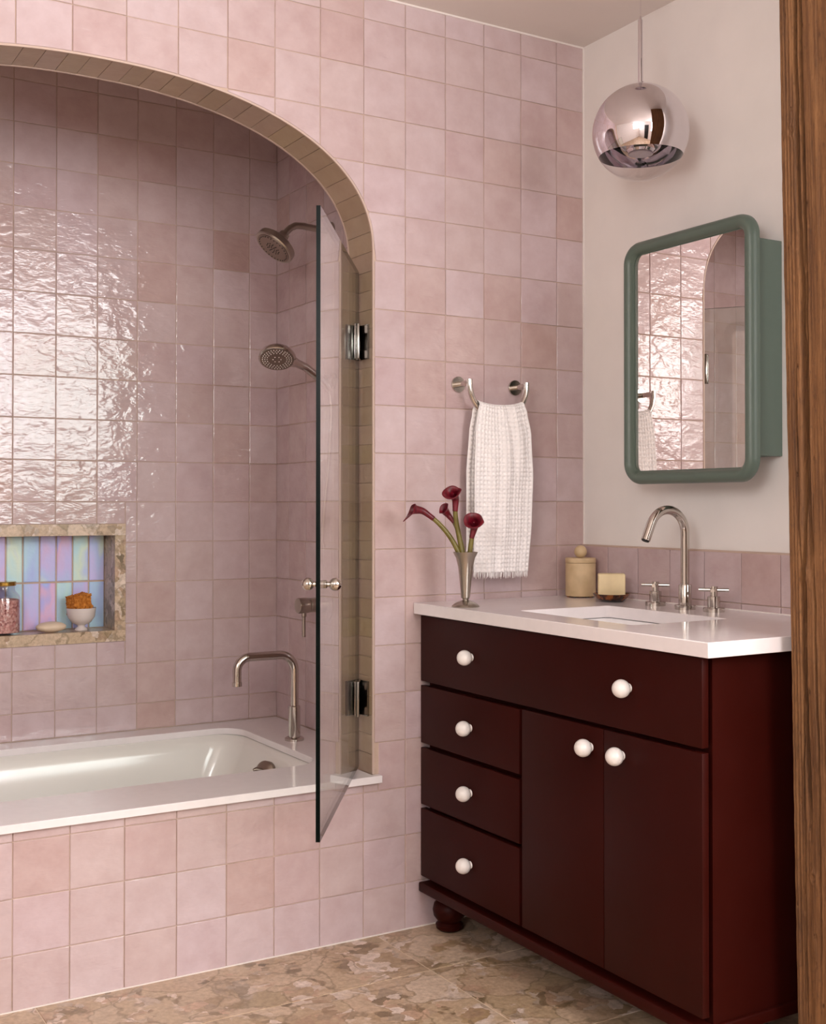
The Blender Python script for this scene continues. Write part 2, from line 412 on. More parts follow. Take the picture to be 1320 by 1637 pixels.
# ------------------------------------------------------------------ wall tiles
TT = .0017   # proud of the grout
_full = {}
def tile_mesh(wd, ht):
    key = (round(wd, 4), round(ht, 4))
    if key not in _full:
        a, b = wd/2-.0012, ht/2-.0012
        def ring(i, d): return [(-a+i, -d, -b+i), (a-i, -d, -b+i), (a-i, -d, b-i), (-a+i, -d, b-i)]
        _full[key] = MB().loft([ring(0, -.006), ring(0, TT*.6), ring(.0013, TT)], cap0=False).mesh('tile', 'pink', 0)
    return _full[key]
def put_tile(par, x0, x1, z0, z1, origin, ang, name='tile'):
    """a tile on a wall: local x runs along the wall, faces local -y"""
    c, s_ = math.cos(ang), math.sin(ang); mx = (x0+x1)/2
    o = link(name, tile_mesh(x1-x0, z1-z0), par, (origin[0]+c*mx, origin[1]+s_*mx, (z0+z1)/2))
    d = random.uniform(-.0005, .0006)
    o.location.x += -d*math.sin(-ang)*-1 if False else d*math.sin(ang); o.location.y += -d*math.cos(ang)
    e = .0055
    o.rotation_euler = (random.gauss(0, e), 0, ang+random.gauss(0, e))
    return o
def cut_tile(par, x0, x1, z0, z1, off):
    """front-wall tile cut along the arch"""
    x0 += .0012; x1 -= .0012; z0 += .0012; z1 -= .0012
    N = 24; xs = [x0+(x1-x0)*k/N for k in range(N+1)]
    # side columns where the arch lies below the tile top
    def zb(x):
        a = arch_z(x, off)
        return z0 if a is None else max(z0, a)
    good = [x for x in xs if zb(x) < z1-.004]
    if len(good) < 2: return
    # refine the ends
    def edge(xa, xb):
        for _ in range(20):
            m = (xa+xb)/2
            if zb(m) < z1-.004: xa = m
            else: xb = m
        return xa
    gi0, gi1 = xs.index(good[0]), xs.index(good[-1])
    if gi0 > 0: good = [edge(xs[gi0], xs[gi0-1])] + good
    if gi1 < N: good = good + [edge(xs[gi1], xs[gi1+1])]
    low = [(x, zb(x)) for x in good]
    cx = sum(p[0] for p in low)/len(low); cz = (sum(p[1] for p in low)/len(low)+z1)/2
    def ring(k, d):
        top = [(x, z1) for x, _ in low][::-1]
        pts = low+top
        return [((cx+(x-cx)*k)-cx, -d, (cz+(z-cz)*k)-cz) for x, z in pts]
    # as strips, to stay clean on concave outlines
    mb = MB(); n = len(low); lo1 = [(cx+(x-cx)*.985-cx, z-cz) for x, z in low]
    fr = [(x, -TT, z+.0015) for x, z in lo1]; ft = [(x, -TT, z1-.0015-cz) for x, z in lo1]
    bk = [(x-cx, .006, z-cz) for x, z in low]; bt = [(x-cx, .006, z1-cz) for x, z in low]
    md = [(x-cx, -TT*.4, z-cz) for x, z in low]; mt = [(x-cx, -TT*.4, z1-cz) for x, z in low]
    vs_ = fr+ft+md+mt+bk+bt; fs = []
    for i in range(n-1):
        fs += [(i, i+1, n+i+1, n+i), (2*n+i, 2*n+i+1, i+1, i), (n+i, n+i+1, 3*n+i+1, 3*n+i), (4*n+i, 4*n+i+1, 2*n+i+1, 2*n+i), (3*n+i, 3*n+i+1, 5*n+i+1, 5*n+i)]
    for i in (0, n-1):
        fs += [(i, n+i, 3*n+i, 2*n+i), (2*n+i, 3*n+i, 5*n+i, 4*n+i)]
    mb.add(vs_, fs)
    me = mb.mesh('tile', 'pink', 0)
    o = link('tile', me, par, (cx, random.uniform(-.0004, .0004), cz)); o.rotation_euler = (random.gauss(0, .003), 0, random.gauss(0, .003))
rows = [Z0+P*j for j in range(0, 21)]
OFF = .0056
for k in range(-8, 13):
    x0, x1 = (k-KC)*P, (k+1-KC)*P
    if k == 12: x1 = -.0005
    for j in range(20):
        z0, z1 = max(rows[j], 0.001), min(rows[j+1], CEIL-.002)
        if z1-z0 < .008: continue
        L_, R_ = JAMB_L-OFF, JAMB_R+OFF
        if z1 <= DECK-.02+.001 or x1 <= L_ or x0 >= R_:
            put_tile(wf, x0, x1, z0, z1, (0, 0), 0); continue
        # tile meets the opening
        if z0 < DECK-.02 < z1:            # row under the deck slab: low strip in the middle, full at the sides
            zc = DECK-.022
            if x0 < L_ < x1:
                put_tile(wf, x0, L_-.002, z0, z1, (0, 0), 0)
                put_tile(wf, L_-.002, x1, z0, zc, (0, 0), 0)
            elif x0 < R_ < x1:
                put_tile(wf, x0, R_+.012, z0, zc, (0, 0), 0)
                put_tile(wf, R_+.012, x1, z0, z1, (0, 0), 0)
            else: put_tile(wf, x0, x1, z0, zc, (0, 0), 0)
            continue
        if z1 <= AZS:
            if x0 < R_ < x1: put_tile(wf, R_, x1, z0, z1, (0, 0), 0)
            elif x0 < L_ < x1: put_tile(wf, x0, L_, z0, z1, (0, 0), 0)
            continue
        xs_ = [x0+(x1-x0)*t/8 for t in range(9)]
        az = [arch_z(x, OFF) for x in xs_]
        if all(a is not None and a >= z1-.004 for a in az): continue
        if z0 >= AZS and all(a is None or a <= z0 for a in az):
            put_tile(wf, x0, x1, z0, z1, (0, 0), 0); continue
        if z0 < AZS and (x0 < R_ < x1 or x0 < L_ < x1):
            cut_tile(wf, max(x0, R_-.0) if x0 < R_ < x1 and False else x0, x1, z0, z1, OFF); continue
        cut_tile(wf, x0, x1, z0, z1, OFF)
# alcove back wall
NI = (-1.82, -1.105, .722, 1.096)     # outside of the stone niche frame
bx0 = ALC_R-.0005
cols = [bx0, -.677] + [-.677-.13*k for k in range(1, 14)]
for a, b in zip(cols[1:], cols[:-1]):
    a = max(a, ALC_L)
    if b-a < .01: continue
    for j in range(3, 20):
        z0, z1 = max(rows[j], DECK+.001), min(rows[j+1], CEIL-.002)
        if z1-z0 < .006: continue
        pieces = [(a, b, z0, z1)]
        if a < NI[1] and b > NI[0] and z0 < NI[3] and z1 > NI[2]:
            pieces = []
            xa, xb = max(a, NI[0]), min(b, NI[1])
            if b > NI[1]+.004: pieces.append((NI[1], b, z0, z1))
            if a < NI[0]-.004: pieces.append((a, NI[0], z0, z1))
            if z1 > NI[3]+.004: pieces.append((xa, xb, NI[3], z1))
            if z0 < NI[2]-.004: pieces.append((xa, xb, z0, NI[2]))
        for p in pieces: put_tile(wb, p[0], p[1], p[2], p[3], (0, ALC_Y), 0)
# alcove right wall (local x runs towards -y)
ycols = [0]+[.10+.13*k for k in range(0, 7)]
for a, b in zip(ycols[:-1], ycols[1:]):
    b = min(b, ALC_Y-WT)
    if b-a < .01: continue
    for j in range(3, 20):
        z0, z1 = max(rows[j], DECK+.001), min(rows[j+1], CEIL-.002)
        if z1-z0 < .006: continue
        put_tile(war, a, b, z0, z1, (ALC_R, ALC_Y), -PI/2)
# alcove left wall
for a in range(7):
    for j in range(3, 20):
        z0, z1 = max(rows[j], DECK+.001), min(rows[j+1], CEIL-.002)
        x0, x1 = .13*a, min(.13*a+.13, ALC_Y-WT)
        if z1-z0 < .006 or x1-x0 < .01: continue
        put_tile(wal, x0, x1, z0, z1, (ALC_L+.0025, WT), PI/2)
# splashback behind the basin
CT = .889
spl = struct(MB().box((-.0075, -1.13, CT), (0, -.0005, 1.037)).build('trim_splashback', 'grout', smooth=0), 'low row of pink tiles above the counter')
yc = [.004, .124]+[.124+.1295*k for k in range(1, 9)]
for a, b in zip(yc[:-1], yc[1:]):
    b = min(b, 1.129)
    if b-a < .01: continue
    for z0, z1 in ((CT+.0004, rows[7]), (rows[7], rows[8]-.001)):
        put_tile(spl, a, b, z0, z1, (-.010, 0), -PI/2)
struct(MB().box((-.0135, -1.118, CT), (-.0105, -.0036, CT+.0025)).build('trim_5', 'caulk', smooth=0), 'white caulk line between counter and splashback')
# soffit and jamb tiles of the arch
def resample(pts, step):
    out = [pts[0]]; acc = 0; L = [0]
    for a, b in zip(pts[:-1], pts[1:]): L.append(L[-1]+math.hypot(b[0]-a[0], b[1]-a[1]))
    return L
ac = arch_curve(0, DECK+.001, 240); Ls = resample(ac, 0)
def at_len(s_):
    s_ = max(0, min(Ls[-1], s_))
    import bisect
    i = max(1, min(len(Ls)-1, bisect.bisect_left(Ls, s_)))
    t = (s_-Ls[i-1])/max(1e-9, Ls[i]-Ls[i-1]); a, b = ac[i-1], ac[i]
    tx, tz = b[0]-a[0], b[1]-a[1]; l = math.hypot(tx, tz)
    return (a[0]+tx*t, a[1]+tz*t), (tz/l, -tx/l)      # point and outward normal
nt = round(Ls[-1]/.0525); stp = Ls[-1]/nt
for i in range(nt):
    ss = [i*stp+.0006+(stp-.0012)*k/3 for k in range(4)]
    mid, _ = at_len((i+.5)*stp)
    e = random.uniform(-.0003, .0003); vs_ = []
    for s_ in ss:
        (x, z), (nx, nz) = at_len(s_)
        for d, y in ((e+.0005, .003), (e+.0005, WT-.003), (.0072, WT-.001), (.0072, .001)):
            vs_.append((x+nx*d-mid[0], y, z+nz*d-mid[1]))
    fs = [(3, 2, 1, 0), (12, 13, 14, 15)]
    for k in range(3):
        for q in range(4): fs.append((k*4+q, k*4+(q+1) % 4, k*4+4+(q+1) % 4, k*4+4+q))
    MB().add(vs_, fs).build('soffit_tile', 'soffit', wf, 30, (mid[0], 0, mid[1]))
# edge trims along the arch, front and back
def strip_ring(y0, y1, o0, o1, name):
    a = arch_curve(o0, DECK+.001, 160); b = arch_curve(o1, DECK+.001, 160); mb = MB()
    mb.loft([[(p[0], y0, p[1]), (q[0], y0, q[1]), (q[0], y1, q[1]), (p[0], y1, p[1])] for p, q in zip(a, b)])
    return mb.build(name, 'trim', wf, 30)
strip_ring(-.0015, .003, -.0005, .0045, 'arch_edge_trim')
strip_ring(WT-.003, WT+.004, -.0005, .0045, 'arch_edge_trim')
# caulk lines where the tiling stops
cm = MB(); cm.box((X_L, -.004, CEIL-.005), (-.001, .0, CEIL)); struct(cm.build('trim_1', 'caulk', smooth=0), 'white caulk line under the ceiling')
cm = MB(); cm.box((-.004, -.0045, 1.037), (0, 0, CEIL-.005)); struct(cm.build('trim_2', 'caulk', smooth=0), 'white caulk line in the wall corner')
cm = MB(); cm.box((-.0075, -1.13, 1.037), (0, -.0045, 1.0395)); struct(cm.build('trim_3', 'trim', smooth=0), 'thin edge trim on top of the splashback')
cm = MB(); cm.box((X_L, -.004, 0), (-.001, 0, .003)); struct(cm.build('trim_4', 'caulk', smooth=0), 'pale joint between floor and tiled wall')

# ------------------------------------------------------------------ niche
nb = -1.785, -1.140, .757, 1.060
ND = 1.063
nich = thing('wall_niche', 'recessed wall niche framed in beige breccia stone with iridescent back', 'niche', (-1.46, ALC_Y, .722))
def nbox(name, a, b, m='niche_stone'):
    o = MB().box(tuple(p-q for p, q in zip(a, nich.location)), tuple(p-q for p, q in zip(b, nich.location))).build(name, m, nich, smooth=0); return o
fy = ALC_Y-.006
nbox('frame_top', (NI[0], fy, nb[3]), (NI[1], ND, NI[3])); nbox('frame_bottom', (NI[0], fy, NI[2]), (NI[1], ND, nb[2]))
nbox('frame_side', (nb[1], fy, nb[2]), (NI[1], ND, nb[3])); nbox('frame_side', (NI[0], fy, nb[2]), (nb[0], ND, nb[3]))
nbox('back_panel', (NI[0], ND, NI[2]), (NI[1], ND+.02, NI[3]), 'grout')
x = nb[1]+.003
rowz = [(nb[2]+.001, .9075), (.9105, nb[3]-.001)]
xr = nb[1]+.001
while xr > nb[0]+.01:
    xl = max(xr-.0522, nb[0])
    for z0, z1 in rowz:
        a, b = (xr-xl)/2-.0024, (z1-z0)/2-.0012; cx, cz = (xl+xr)/2, (z0+z1)/2
        ring = lambda i, d: [(-a+i, -d, -b+i), (a-i, -d, -b+i), (a-i, -d, b-i), (-a+i, -d, b-i)]
        MB().loft([ring(0, -.001), ring(0, .002), ring(.002, .0035)], cap0=False).build('iridescent_tile', 'irid', nich, 0, (cx-nich.location.x, ND-nich.location.y, cz-nich.location.z))
    xr = xl

# ------------------------------------------------------------------ tub deck and tub
TUB = (-2.155, -.768, .205, .845)
outer = [(JAMB_R+.019, -.022), (JAMB_R+.019, -.0005), (JAMB_R-.001, -.0005), (JAMB_R-.001, WT+.005), (ALC_R-.003, WT+.005), (ALC_R-.003, ALC_Y-.003),
         (ALC_L+.006, ALC_Y-.003), (ALC_L+.006, WT+.005), (JAMB_L+.001, WT+.005), (JAMB_L+.001, -.0005), (JAMB_L-.019, -.0005), (JAMB_L-.019, -.022)]
deck = holed_slab('tub_deck', outer, rrect(*TUB, .085, 10), lambda x, y: (x, y, DECK), (0, 0, -.02), 'quartz')
bv = deck.modifiers.new('bevel', 'BEVEL'); bv.width = .0015; bv.segments = 2; bv.limit_method = 'ANGLE'
tag(deck, 'white quartz deck slab around the bathtub under the arch', 'tub deck')
tub = thing('bathtub', 'white enamel bathtub sunk below the white deck', 'bathtub', (-1.46, .52, 0))
def tl(p): return tuple(a-b for a, b in zip(p, tub.location))
prof = [(0, 0, .412), (-.004, .0, .410), (.010, .012, .400), (.016, .02, .39), (.022, .026, .37), (.06, .036, .30), (.10, .055, .16), (.13, .08, .09), (.19, .12, .065), (.30, .2, .06)]
rings = []
for ix, iy, z in prof:
    r = max(.05, .09-ix*.1)
    rings.append([tl((x, y, z)) for x, y in rrect(TUB[0]+ix*2.2, TUB[1]-ix, TUB[2]+iy, TUB[3]-iy, r, 10)])
outer_r = [[tl((x, y, z)) for x, y in rrect(TUB[0]-.02, TUB[1]+.02, TUB[2]-.02, TUB[3]+.02, .10, 10)] for z in (.0, .410)]
MB().loft(outer_r+rings, True, True, True).build('tub_shell', 'tub', tub, 50)
ov = MB(); ox = TUB[1]-.052
ov.lathe([(.0, -.012), (.036, -.012), (.036, .002), (.030, .008), (.018, .012), (0.0, .013)], tl((ox+.002, .50, .352)), (-1, -.45, .30), 28)
ov.tube([tl((ox-.008, .50, .360)), tl((ox-.026, .50, .366)), tl((ox-.034, .50, .364))], [.007, .006, .004], 12)
ov.build('overflow_lever', 'nickel_dark', tub)
MB().lathe([(.0, 0), (.034, 0), (.034, .004), (.028, .006), (0, .003)], tl((-1.1, .5, .0605)), (0, 0, 1), 28).build('drain', 'nickel', tub)

# ------------------------------------------------------------------ shower fittings
def arcp(c, r, a0, a1, n, f):     # helper points on an arc
    return [f(c[0]+r*math.cos(a0+(a1-a0)*k/n), c[1]+r*math.sin(a0+(a1-a0)*k/n)) for k in range(n+1)]
SY = .54
sp = thing('bath_spout', 'tall bent nickel bath spout standing on the tub deck', 'bath spout', (-.70, SY, DECK))
MB().lathe([(.0, 0), (.030, 0), (.030, .006), (.024, .010), (0, .010)]).build('base_flange', 'nickel', sp)
MB().lathe([(.0, .008), (.0185, .008), (.0185, .104), (.0155, .107), (0, .107)]).build('sleeve', 'nickel', sp)
pth = [(0, 0, .10), (0, 0, .215)] + arcp((-.05, .215), .05, 0, PI/2, 10, lambda x, z: (x, 0, z))[1:] + [(-.15, 0, .265)] + \
      arcp((-.15, .225), .04, PI/2, PI, 10, lambda x, z: (x, 0, z))[1:] + [(-.19, 0, .185)]
MB().tube(pth, .0135, 20).build('spout_pipe', 'nickel', sp)
MB().lathe([(.0, 0), (.0150, 0), (.0150, .012), (0, .012)], (-.19, 0, .180)).build('aerator', 'nickel', sp)

sh = thing('overhead_shower', 'round nickel shower head on a bent arm high on the alcove wall', 'shower head', (ALC_R, SY, 2.018))
MB().lathe([(0, .002), (.03, .002), (.03, .008), (.014, .016), (0, .016)], (0, 0, 0), (-1, 0, 0)).build('wall_flange', 'nickel_satin', sh)
MB().tube([(-.006, 0, 0), (-.10, 0, .006), (-.125, 0, .004), (-.142, 0, -.006), (-.165, 0, -.030)], .0105, 16).build('arm', 'nickel_satin', sh)
hd = Vector((-.62, 0.0, -.77)).normalized(); hb = Vector((-.160, 0, -.026))
head = MB().lathe([(0, 0), (.016, 0), (.018, .012), (.026, .022), (.052, .032), (.064, .040), (.066, .058), (.063, .062), (0, .062)], hb, hd, 40).build('head', 'nickel_satin', sh)
MB().lathe([(0, .0), (.057, 0), (.057, .002), (0, .002)], hb+hd*.0615, hd, 40).build('face_plate', 'nickel_dark', head)
nz = MB(); uu = hd.cross(Vector((0, 1, 0))).normalized(); vv = hd.cross(uu)
for rr_, n_ in ((.006, 4), (.014, 8), (.022, 12), (.05, 28)):
    for k in range(n_):
        a = 2*PI*k/n_; c = hb+hd*.0635+(uu*math.cos(a)+vv*math.sin(a))*rr_
        nz.lathe([(0, 0), (.0017, 0), (.0013, .0018), (0, .0018)], c, hd, 6)
no = nz.build('nozzles', 'black', head); no['kind'] = 'stuff'

hs = thing('hand_shower', 'oval nickel hand shower with a long handle in a wall holder', 'hand shower', (ALC_R, SY-.02, 1.545))
MB().lathe([(0, .002), (.027, .002), (.027, .008), (.016, .012), (.016, .03), (0, .03)], (0, 0, 0), (-1, 0, 0)).build('wall_holder', 'nickel', hs)
hh = MB(); hh.tube([(-.018, 0, -.03), (-.03, 0, -.012), (-.06, 0, .012), (-.10, -.005, .036), (-.130, -.008, .046), (-.155, -.012, .053)], [.011, .0125, .0135, .0125, .013, .02], 18)
hh.build('handle', 'nickel', hs)
hc = Vector((-.204, -.02, .058)); hn = Vector((-.22, -.45, -.80)).normalized()
hed = MB().lathe([(0, -.026), (.03, -.024), (.05, -.014), (.057, -.002), (.056, .004), (.053, .006), (0, .006)], hc, hn, 40).build('spray_head', 'nickel', hs)
MB().lathe([(0, 0), (.051, 0), (.051, .0015), (0, .0015)], hc+hn*.0055, hn, 40).build('spray_face', 'nickel_dark', hed)
nz = MB(); uu = hn.cross(Vector((0, 0, 1))).normalized(); vv = hn.cross(uu)
for rr_, n_ in ((.012, 6), (.030, 20), (.037, 26), (.044, 32)):
    for k in range(n_):
        a = 2*PI*k/n_; c = hc+hn*.007+(uu*math.cos(a)+vv*math.sin(a))*rr_
        nz.ball(c, .0017, 6, 4)
no = nz.build('nozzles', 'knob', hed); no['kind'] = 'stuff'
hose = MB(); hose.tube([(-.016, 0, -.032), (-.008, 0, -.09), (-.012, .01, -.25), (-.02, .03, -.42), (-.016, .05, -.50), (-.005, .06, -.52)], .0065, 10)
hose.build('hose', 'nickel', hs)

va = thing('shower_valve', 'brown nickel shower valve with lever hanging down on the alcove wall', 'valve', (ALC_R, SY+.03, .842))
MB().lathe([(0, .002), (.055, .002), (.055, .008), (0, .010)], (0, 0, 0), (-1, 0, 0), 36).build('wall_plate', 'nickel_satin', va)
MB().lathe([(0, .008), (.023, .008), (.023, .060), (.021, .062), (0, .062)], (0, 0, 0), (-1, 0, 0), 32).build('valve_body', 'nickel_satin', va)
MB().lathe([(0, .064), (.0235, .064), (.0245, .066), (.0245, .098), (.0235, .101), (0, .101)], (0, 0, 0), (-1, 0, 0), 32).build('control_knob', 'nickel_satin', va)
MB().tube([(-.080, 0, -.022), (-.080, 0, -.034), (-.080, 0, -.036), (-.080, 0, -.098)], [.0085, .0085, .0058, .0058], 14).build('lever', 'nickel_satin', va)

# ------------------------------------------------------------------ hinged glass screen
HA = Vector((-.733, .070, 0)); HB = Vector((-1.152, -.537, 0)); gd = (HB-HA).normalized(); gn = Vector((gd.y, -gd.x, 0)); GL = (HB-HA).length
gang = math.atan2(gd.y, gd.x)
gs = thing('glass_screen', 'hinged clear glass shower screen swung open, dark edge towards the room', 'shower screen', (HA.x, HA.y, .442))
gs.rotation_euler = (0, 0, gang)      # local x runs along the glass, from the hinge side out
GZ = 1.795-.442; T2 = .0047
MB().add([(.0, -T2, 0), (GL, -T2, 0), (GL, T2, 0), (0, T2, 0), (0, -T2, GZ), (GL, -T2, GZ), (GL, T2, GZ), (0, T2, GZ)],
         [(0, 1, 5, 4), (2, 3, 7, 6)], 0).add([(.0, -T2, 0), (GL, -T2, 0), (GL, T2, 0), (0, T2, 0), (0, -T2, GZ), (GL, -T2, GZ), (GL, T2, GZ), (0, T2, GZ)],
         [(3, 2, 1, 0), (4, 5, 6, 7), (1, 2, 6, 5), (3, 0, 4, 7)], 1).build('glass_panel', ['glass', 'glass_edge'], gs, 0)
inv = Matrix.Rotation(-gang, 4, 'Z')
for zc in (1.5995, .633):
    hz = zc-.442
    hg = rbox('hinge', (-.002, -.012, hz-.048), (.055, -T2, hz+.048), .002, 'hinge', gs)
    rbox('hinge_clamp', (-.002, T2, hz-.048), (.055, .012, hz+.048), .002, 'hinge', hg)
    pin = MB().lathe([(0, -.046), (.009, -.046), (.009, .046), (0, .046)], (-.002, 0, hz), (0, 0, 1), 20); pin.build('hinge_pin', 'hinge', hg)
    # leaf fixed on the jamb, in world axes turned into the screen's
    lf = MB(); mb0 = MB().box((JAMB_R-.006, .018, zc-.047), (JAMB_R, .128, zc+.047))
    for zz in (zc-.034, zc+.034): mb0.box((JAMB_R-.010, .026, zz-.010), (JAMB_R-.006, .046, zz+.010)); mb0.box((JAMB_R-.010, .098, zz-.010), (JAMB_R-.006, .118, zz+.010))
    loc0 = Vector((HA.x, HA.y, .442))
    mb0.v = [tuple(inv @ (Vector(p)-loc0)) for p in mb0.v]
    mb0.build('jamb_leaf', 'hinge', hg, 0)
for sgn in (-1, 1):
    kx = GL*.93; kz = .985-.442
    kb = MB().lathe([(0, T2), (.009, T2), (.009, .011), (.006, .013), (.006, .018), (0, .018)], (kx, 0, kz), (0, sgn, 0), 20)
    kb.ball((kx, sgn*.030, kz), .0142, 28, 18); kb.build('door_knob', 'nickel', gs)

# ------------------------------------------------------------------ vanity
XF = -.575
vn = thing('vanity_cabinet', 'oxblood lacquered vanity cabinet with round white knobs and bun feet', 'vanity', (-.29, -.55, 0))
def vl(p): return (p[0]+.29, p[1]+.55, p[2])
vb = MB(); vb.box(vl((XF+.029, -.006, .118)), vl((-.012, -1.078, .700)))
vb.box(vl((XF+.029, -.006, .700)), vl((-.012, -.030, .857))); vb.box(vl((XF+.029, -1.052, .700)), vl((-.012, -1.078, .857)))
vb.box(vl((XF+.029, -.030, .700)), vl((XF+.045, -1.052, .857))); vb.box(vl((-.030, -.030, .700)), vl((-.012, -1.052, .857)))
vb.build('body', 'oxblood', vn, 0)
rbox('base_rail', vl((XF-.007, -.004, .098)), vl((-.012, -1.086, .124)), .004, 'oxblood', vn, 3)
def knob(par, y, z):
    mb = MB().lathe([(0, 0), (.010, 0), (.007, .004), (.007, .008), (0, .008)], vl((XF, y, z)), (-1, 0, 0), 20)
    mb.ball(vl((XF-.0215, y, z)), .0198, 28, 18); mb.build('knob', 'knob', par)
fronts = [('drawer', -.006, -1.079, .674, .853, [(-.256, .765), (-.862, .766)]),
          ('drawer', -.006, -.464, .505, .662, [(-.25, .583)]), ('drawer', -.006, -.464, .337, .492, [(-.25, .416)]), ('drawer', -.006, -.464, .141, .326, [(-.25, .232)]),
          ('door', -.475, -.7775, .141, .664, [(-.734, .618)]), ('door', -.7795, -1.079, .141, .664, [(-.840, .618)])]
for nm, y0, y1, z0, z1, ks in fronts:
    o = rbox(nm, vl((XF, y0, z0)), vl((XF+.018, y1, z1)), .0012, 'oxblood', vn, 2)
    for y, z in ks: knob(o, y, z)
fp = [(0, 0), (.028, 0), (.036, .006), (.038, .016), (.030, .024), (.034, .028), (.043, .040), (.046, .056), (.042, .072), (.033, .080), (.038, .084), (.038, .099), (0, .099)]
for x, y in ((-.518, -.062), (-.518, -1.022), (-.075, -.062), (-.075, -1.022)):
    MB().lathe(fp, vl((x, y, 0)), (0, 0, 1), 28).build('bun_foot', 'oxblood', vn)
CUT = (-.495, -.203, -.785, -.355)
ctop = holed_slab('countertop', [(-.597, -1.119), (-.0105, -1.119), (-.0105, -.0035), (-.597, -.0035)], rrect(*CUT, .012, 5), lambda x, y: (x, y, CT), (0, 0, -.031), 'quartz')
bv = ctop.modifiers.new('bevel', 'BEVEL'); bv.width = .0018; bv.segments = 2; bv.limit_method = 'ANGLE'
tag(ctop, 'white quartz countertop with a rectangular basin cut-out on the vanity', 'countertop')
bs = thing('sink_basin', 'white rectangular undermount basin below the countertop', 'basin', (-.349, -.57, .70))
def bl(p): return (p[0]+.349, p[1]+.57, p[2]-.70)
rg_ = [[bl((x, y, z)) for x, y in rrect(CUT[0]-e, CUT[1]+e, CUT[2]-e, CUT[3]+e, max(.012, r), 6)] for e, r, z in
       ((.03, .03, .840), (.03, .03, .8562), (.003, .014, .8562), (.0005, .014, .853), (-.010, .02, .835), (-.045, .03, .80), (-.08, .035, .776), (-.12, .02, .768))]
rg_ = [[bl((x, y, z)) for x, y in rrect(CUT[0]-e, CUT[1]+e, CUT[2]-e, CUT[3]+e, r, 6)] for e, r, z in ((-.08, .03, .750), (.0, .03, .757), (.012, .03, .780), (.014, .03, .83))]+rg_
MB().loft(rg_, True, True, True).build('bowl', 'basin', bs, 45)
MB().lathe([(0, 0), (.022, 0), (.022, .003), (.016, .004), (0, .002)], bl((-.349, -.57, .7682))).build('drain', 'nickel', bs)

fa = thing('basin_faucet', 'polished nickel gooseneck basin faucet with two cross handles', 'faucet', (-.108, -.543, CT))
MB().lathe([(0, 0), (.0265, 0), (.0265, .011), (.025, .012), (0, .012)], seg=36).build('spout_base', 'nickel', fa)
MB().lathe([(0, .012), (.0165, .012), (.0165, .062), (.0155, .064), (0, .064)], seg=32).build('spout_body', 'nickel', fa)
R0 = .060
pth = [(0, 0, .06), (0, 0, .195)] + arcp((-R0, .195), R0, 0, PI*.86, 22, lambda x, z: (x, 0, z))[1:]
lx, lz = pth[-1][0], pth[-1][2]; dx, dz = -math.sin(PI*.86), math.cos(PI*.86)
pth.append((lx+dx*.055 if False else lx-.0195, 0, lz-.042))
sp_ = MB().tube(pth, .0115, 22).build('spout_pipe', 'nickel', fa)
e = Vector(pth[-1]); dd = (Vector(pth[-1])-Vector(pth[-2])).normalized()
MB().lathe([(0, 0), (.0092, 0), (.0092, .002), (0, .002)], e, dd, 20).build('aerator', 'black', sp_)
for hx, hy in ((.014, .126), (.011, -.090)):
    hb_ = MB().lathe([(0, 0), (.0265, 0), (.0265, .010), (.0255, .011), (0, .011)], (hx, hy, 0), seg=32); ho = hb_.build('handle', 'nickel', fa)
    MB().lathe([(0, .011), (.0158, .011), (.0158, .038), (.0148, .039), (.0095, .039), (.0095, .064), (0, .064)], (hx, hy, 0), seg=28).build('handle_stem', 'nickel', ho)
    cr = MB(); a = math.radians(40)
    for t in (a, a+PI/2):
        d = Vector((math.cos(t), math.sin(t), 0))*.037
        cr.tube([(hx-d.x, hy-d.y, .055), (hx+d.x, hy+d.y, .055)], .0046, 14)
    cr.build('cross_bar', 'nickel', ho)

# ------------------------------------------------------------------ things on the counter
vs_ = thing('bud_vase', 'slender flared silver metal vase holding burgundy callas on the counter', 'vase', (-.548, -.188, CT))
vp = [(0, 0), (.036, 0), (.0368, .0012), (.0345, .0045), (.028, .0095), (.017, .0145), (.0075, .018), (.0085, .021), (.0115, .023), (.012, .026), (.0135, .045), (.016, .075), (.0195, .105), (.025, .128), (.0325, .1425), (.033, .144), (.0315, .144), (.024, .128), (.018, .105), (.0145, .075), (.011, .03), (0, .028)]
MB().lathe(vp[:8], seg=40).build('foot', 'nickel_satin', vs_)
MB().lathe(vp[7:], seg=40, cap0=True).build('cup', 'nickel_satin', vs_)
VC = Vector((-.548, -.188, CT)); Rr = Vector((R.x, R.y, 0)); Fh = Vector((F.x, F.y, 0)).normalized()
def lp(x, z, d=0): return Rr*x+Vector((0, 0, z))+Fh*d      # in the vase's own frame: sideways, up, away
def bez(ps, n):
    out = []
    for k in range(n+1):
        t = k/n; q = [Vector(p) for p in ps]
        while len(q) > 1: q = [a.lerp(b, t) for a, b in zip(q[:-1], q[1:])]
        out.append(q[0])
    return out
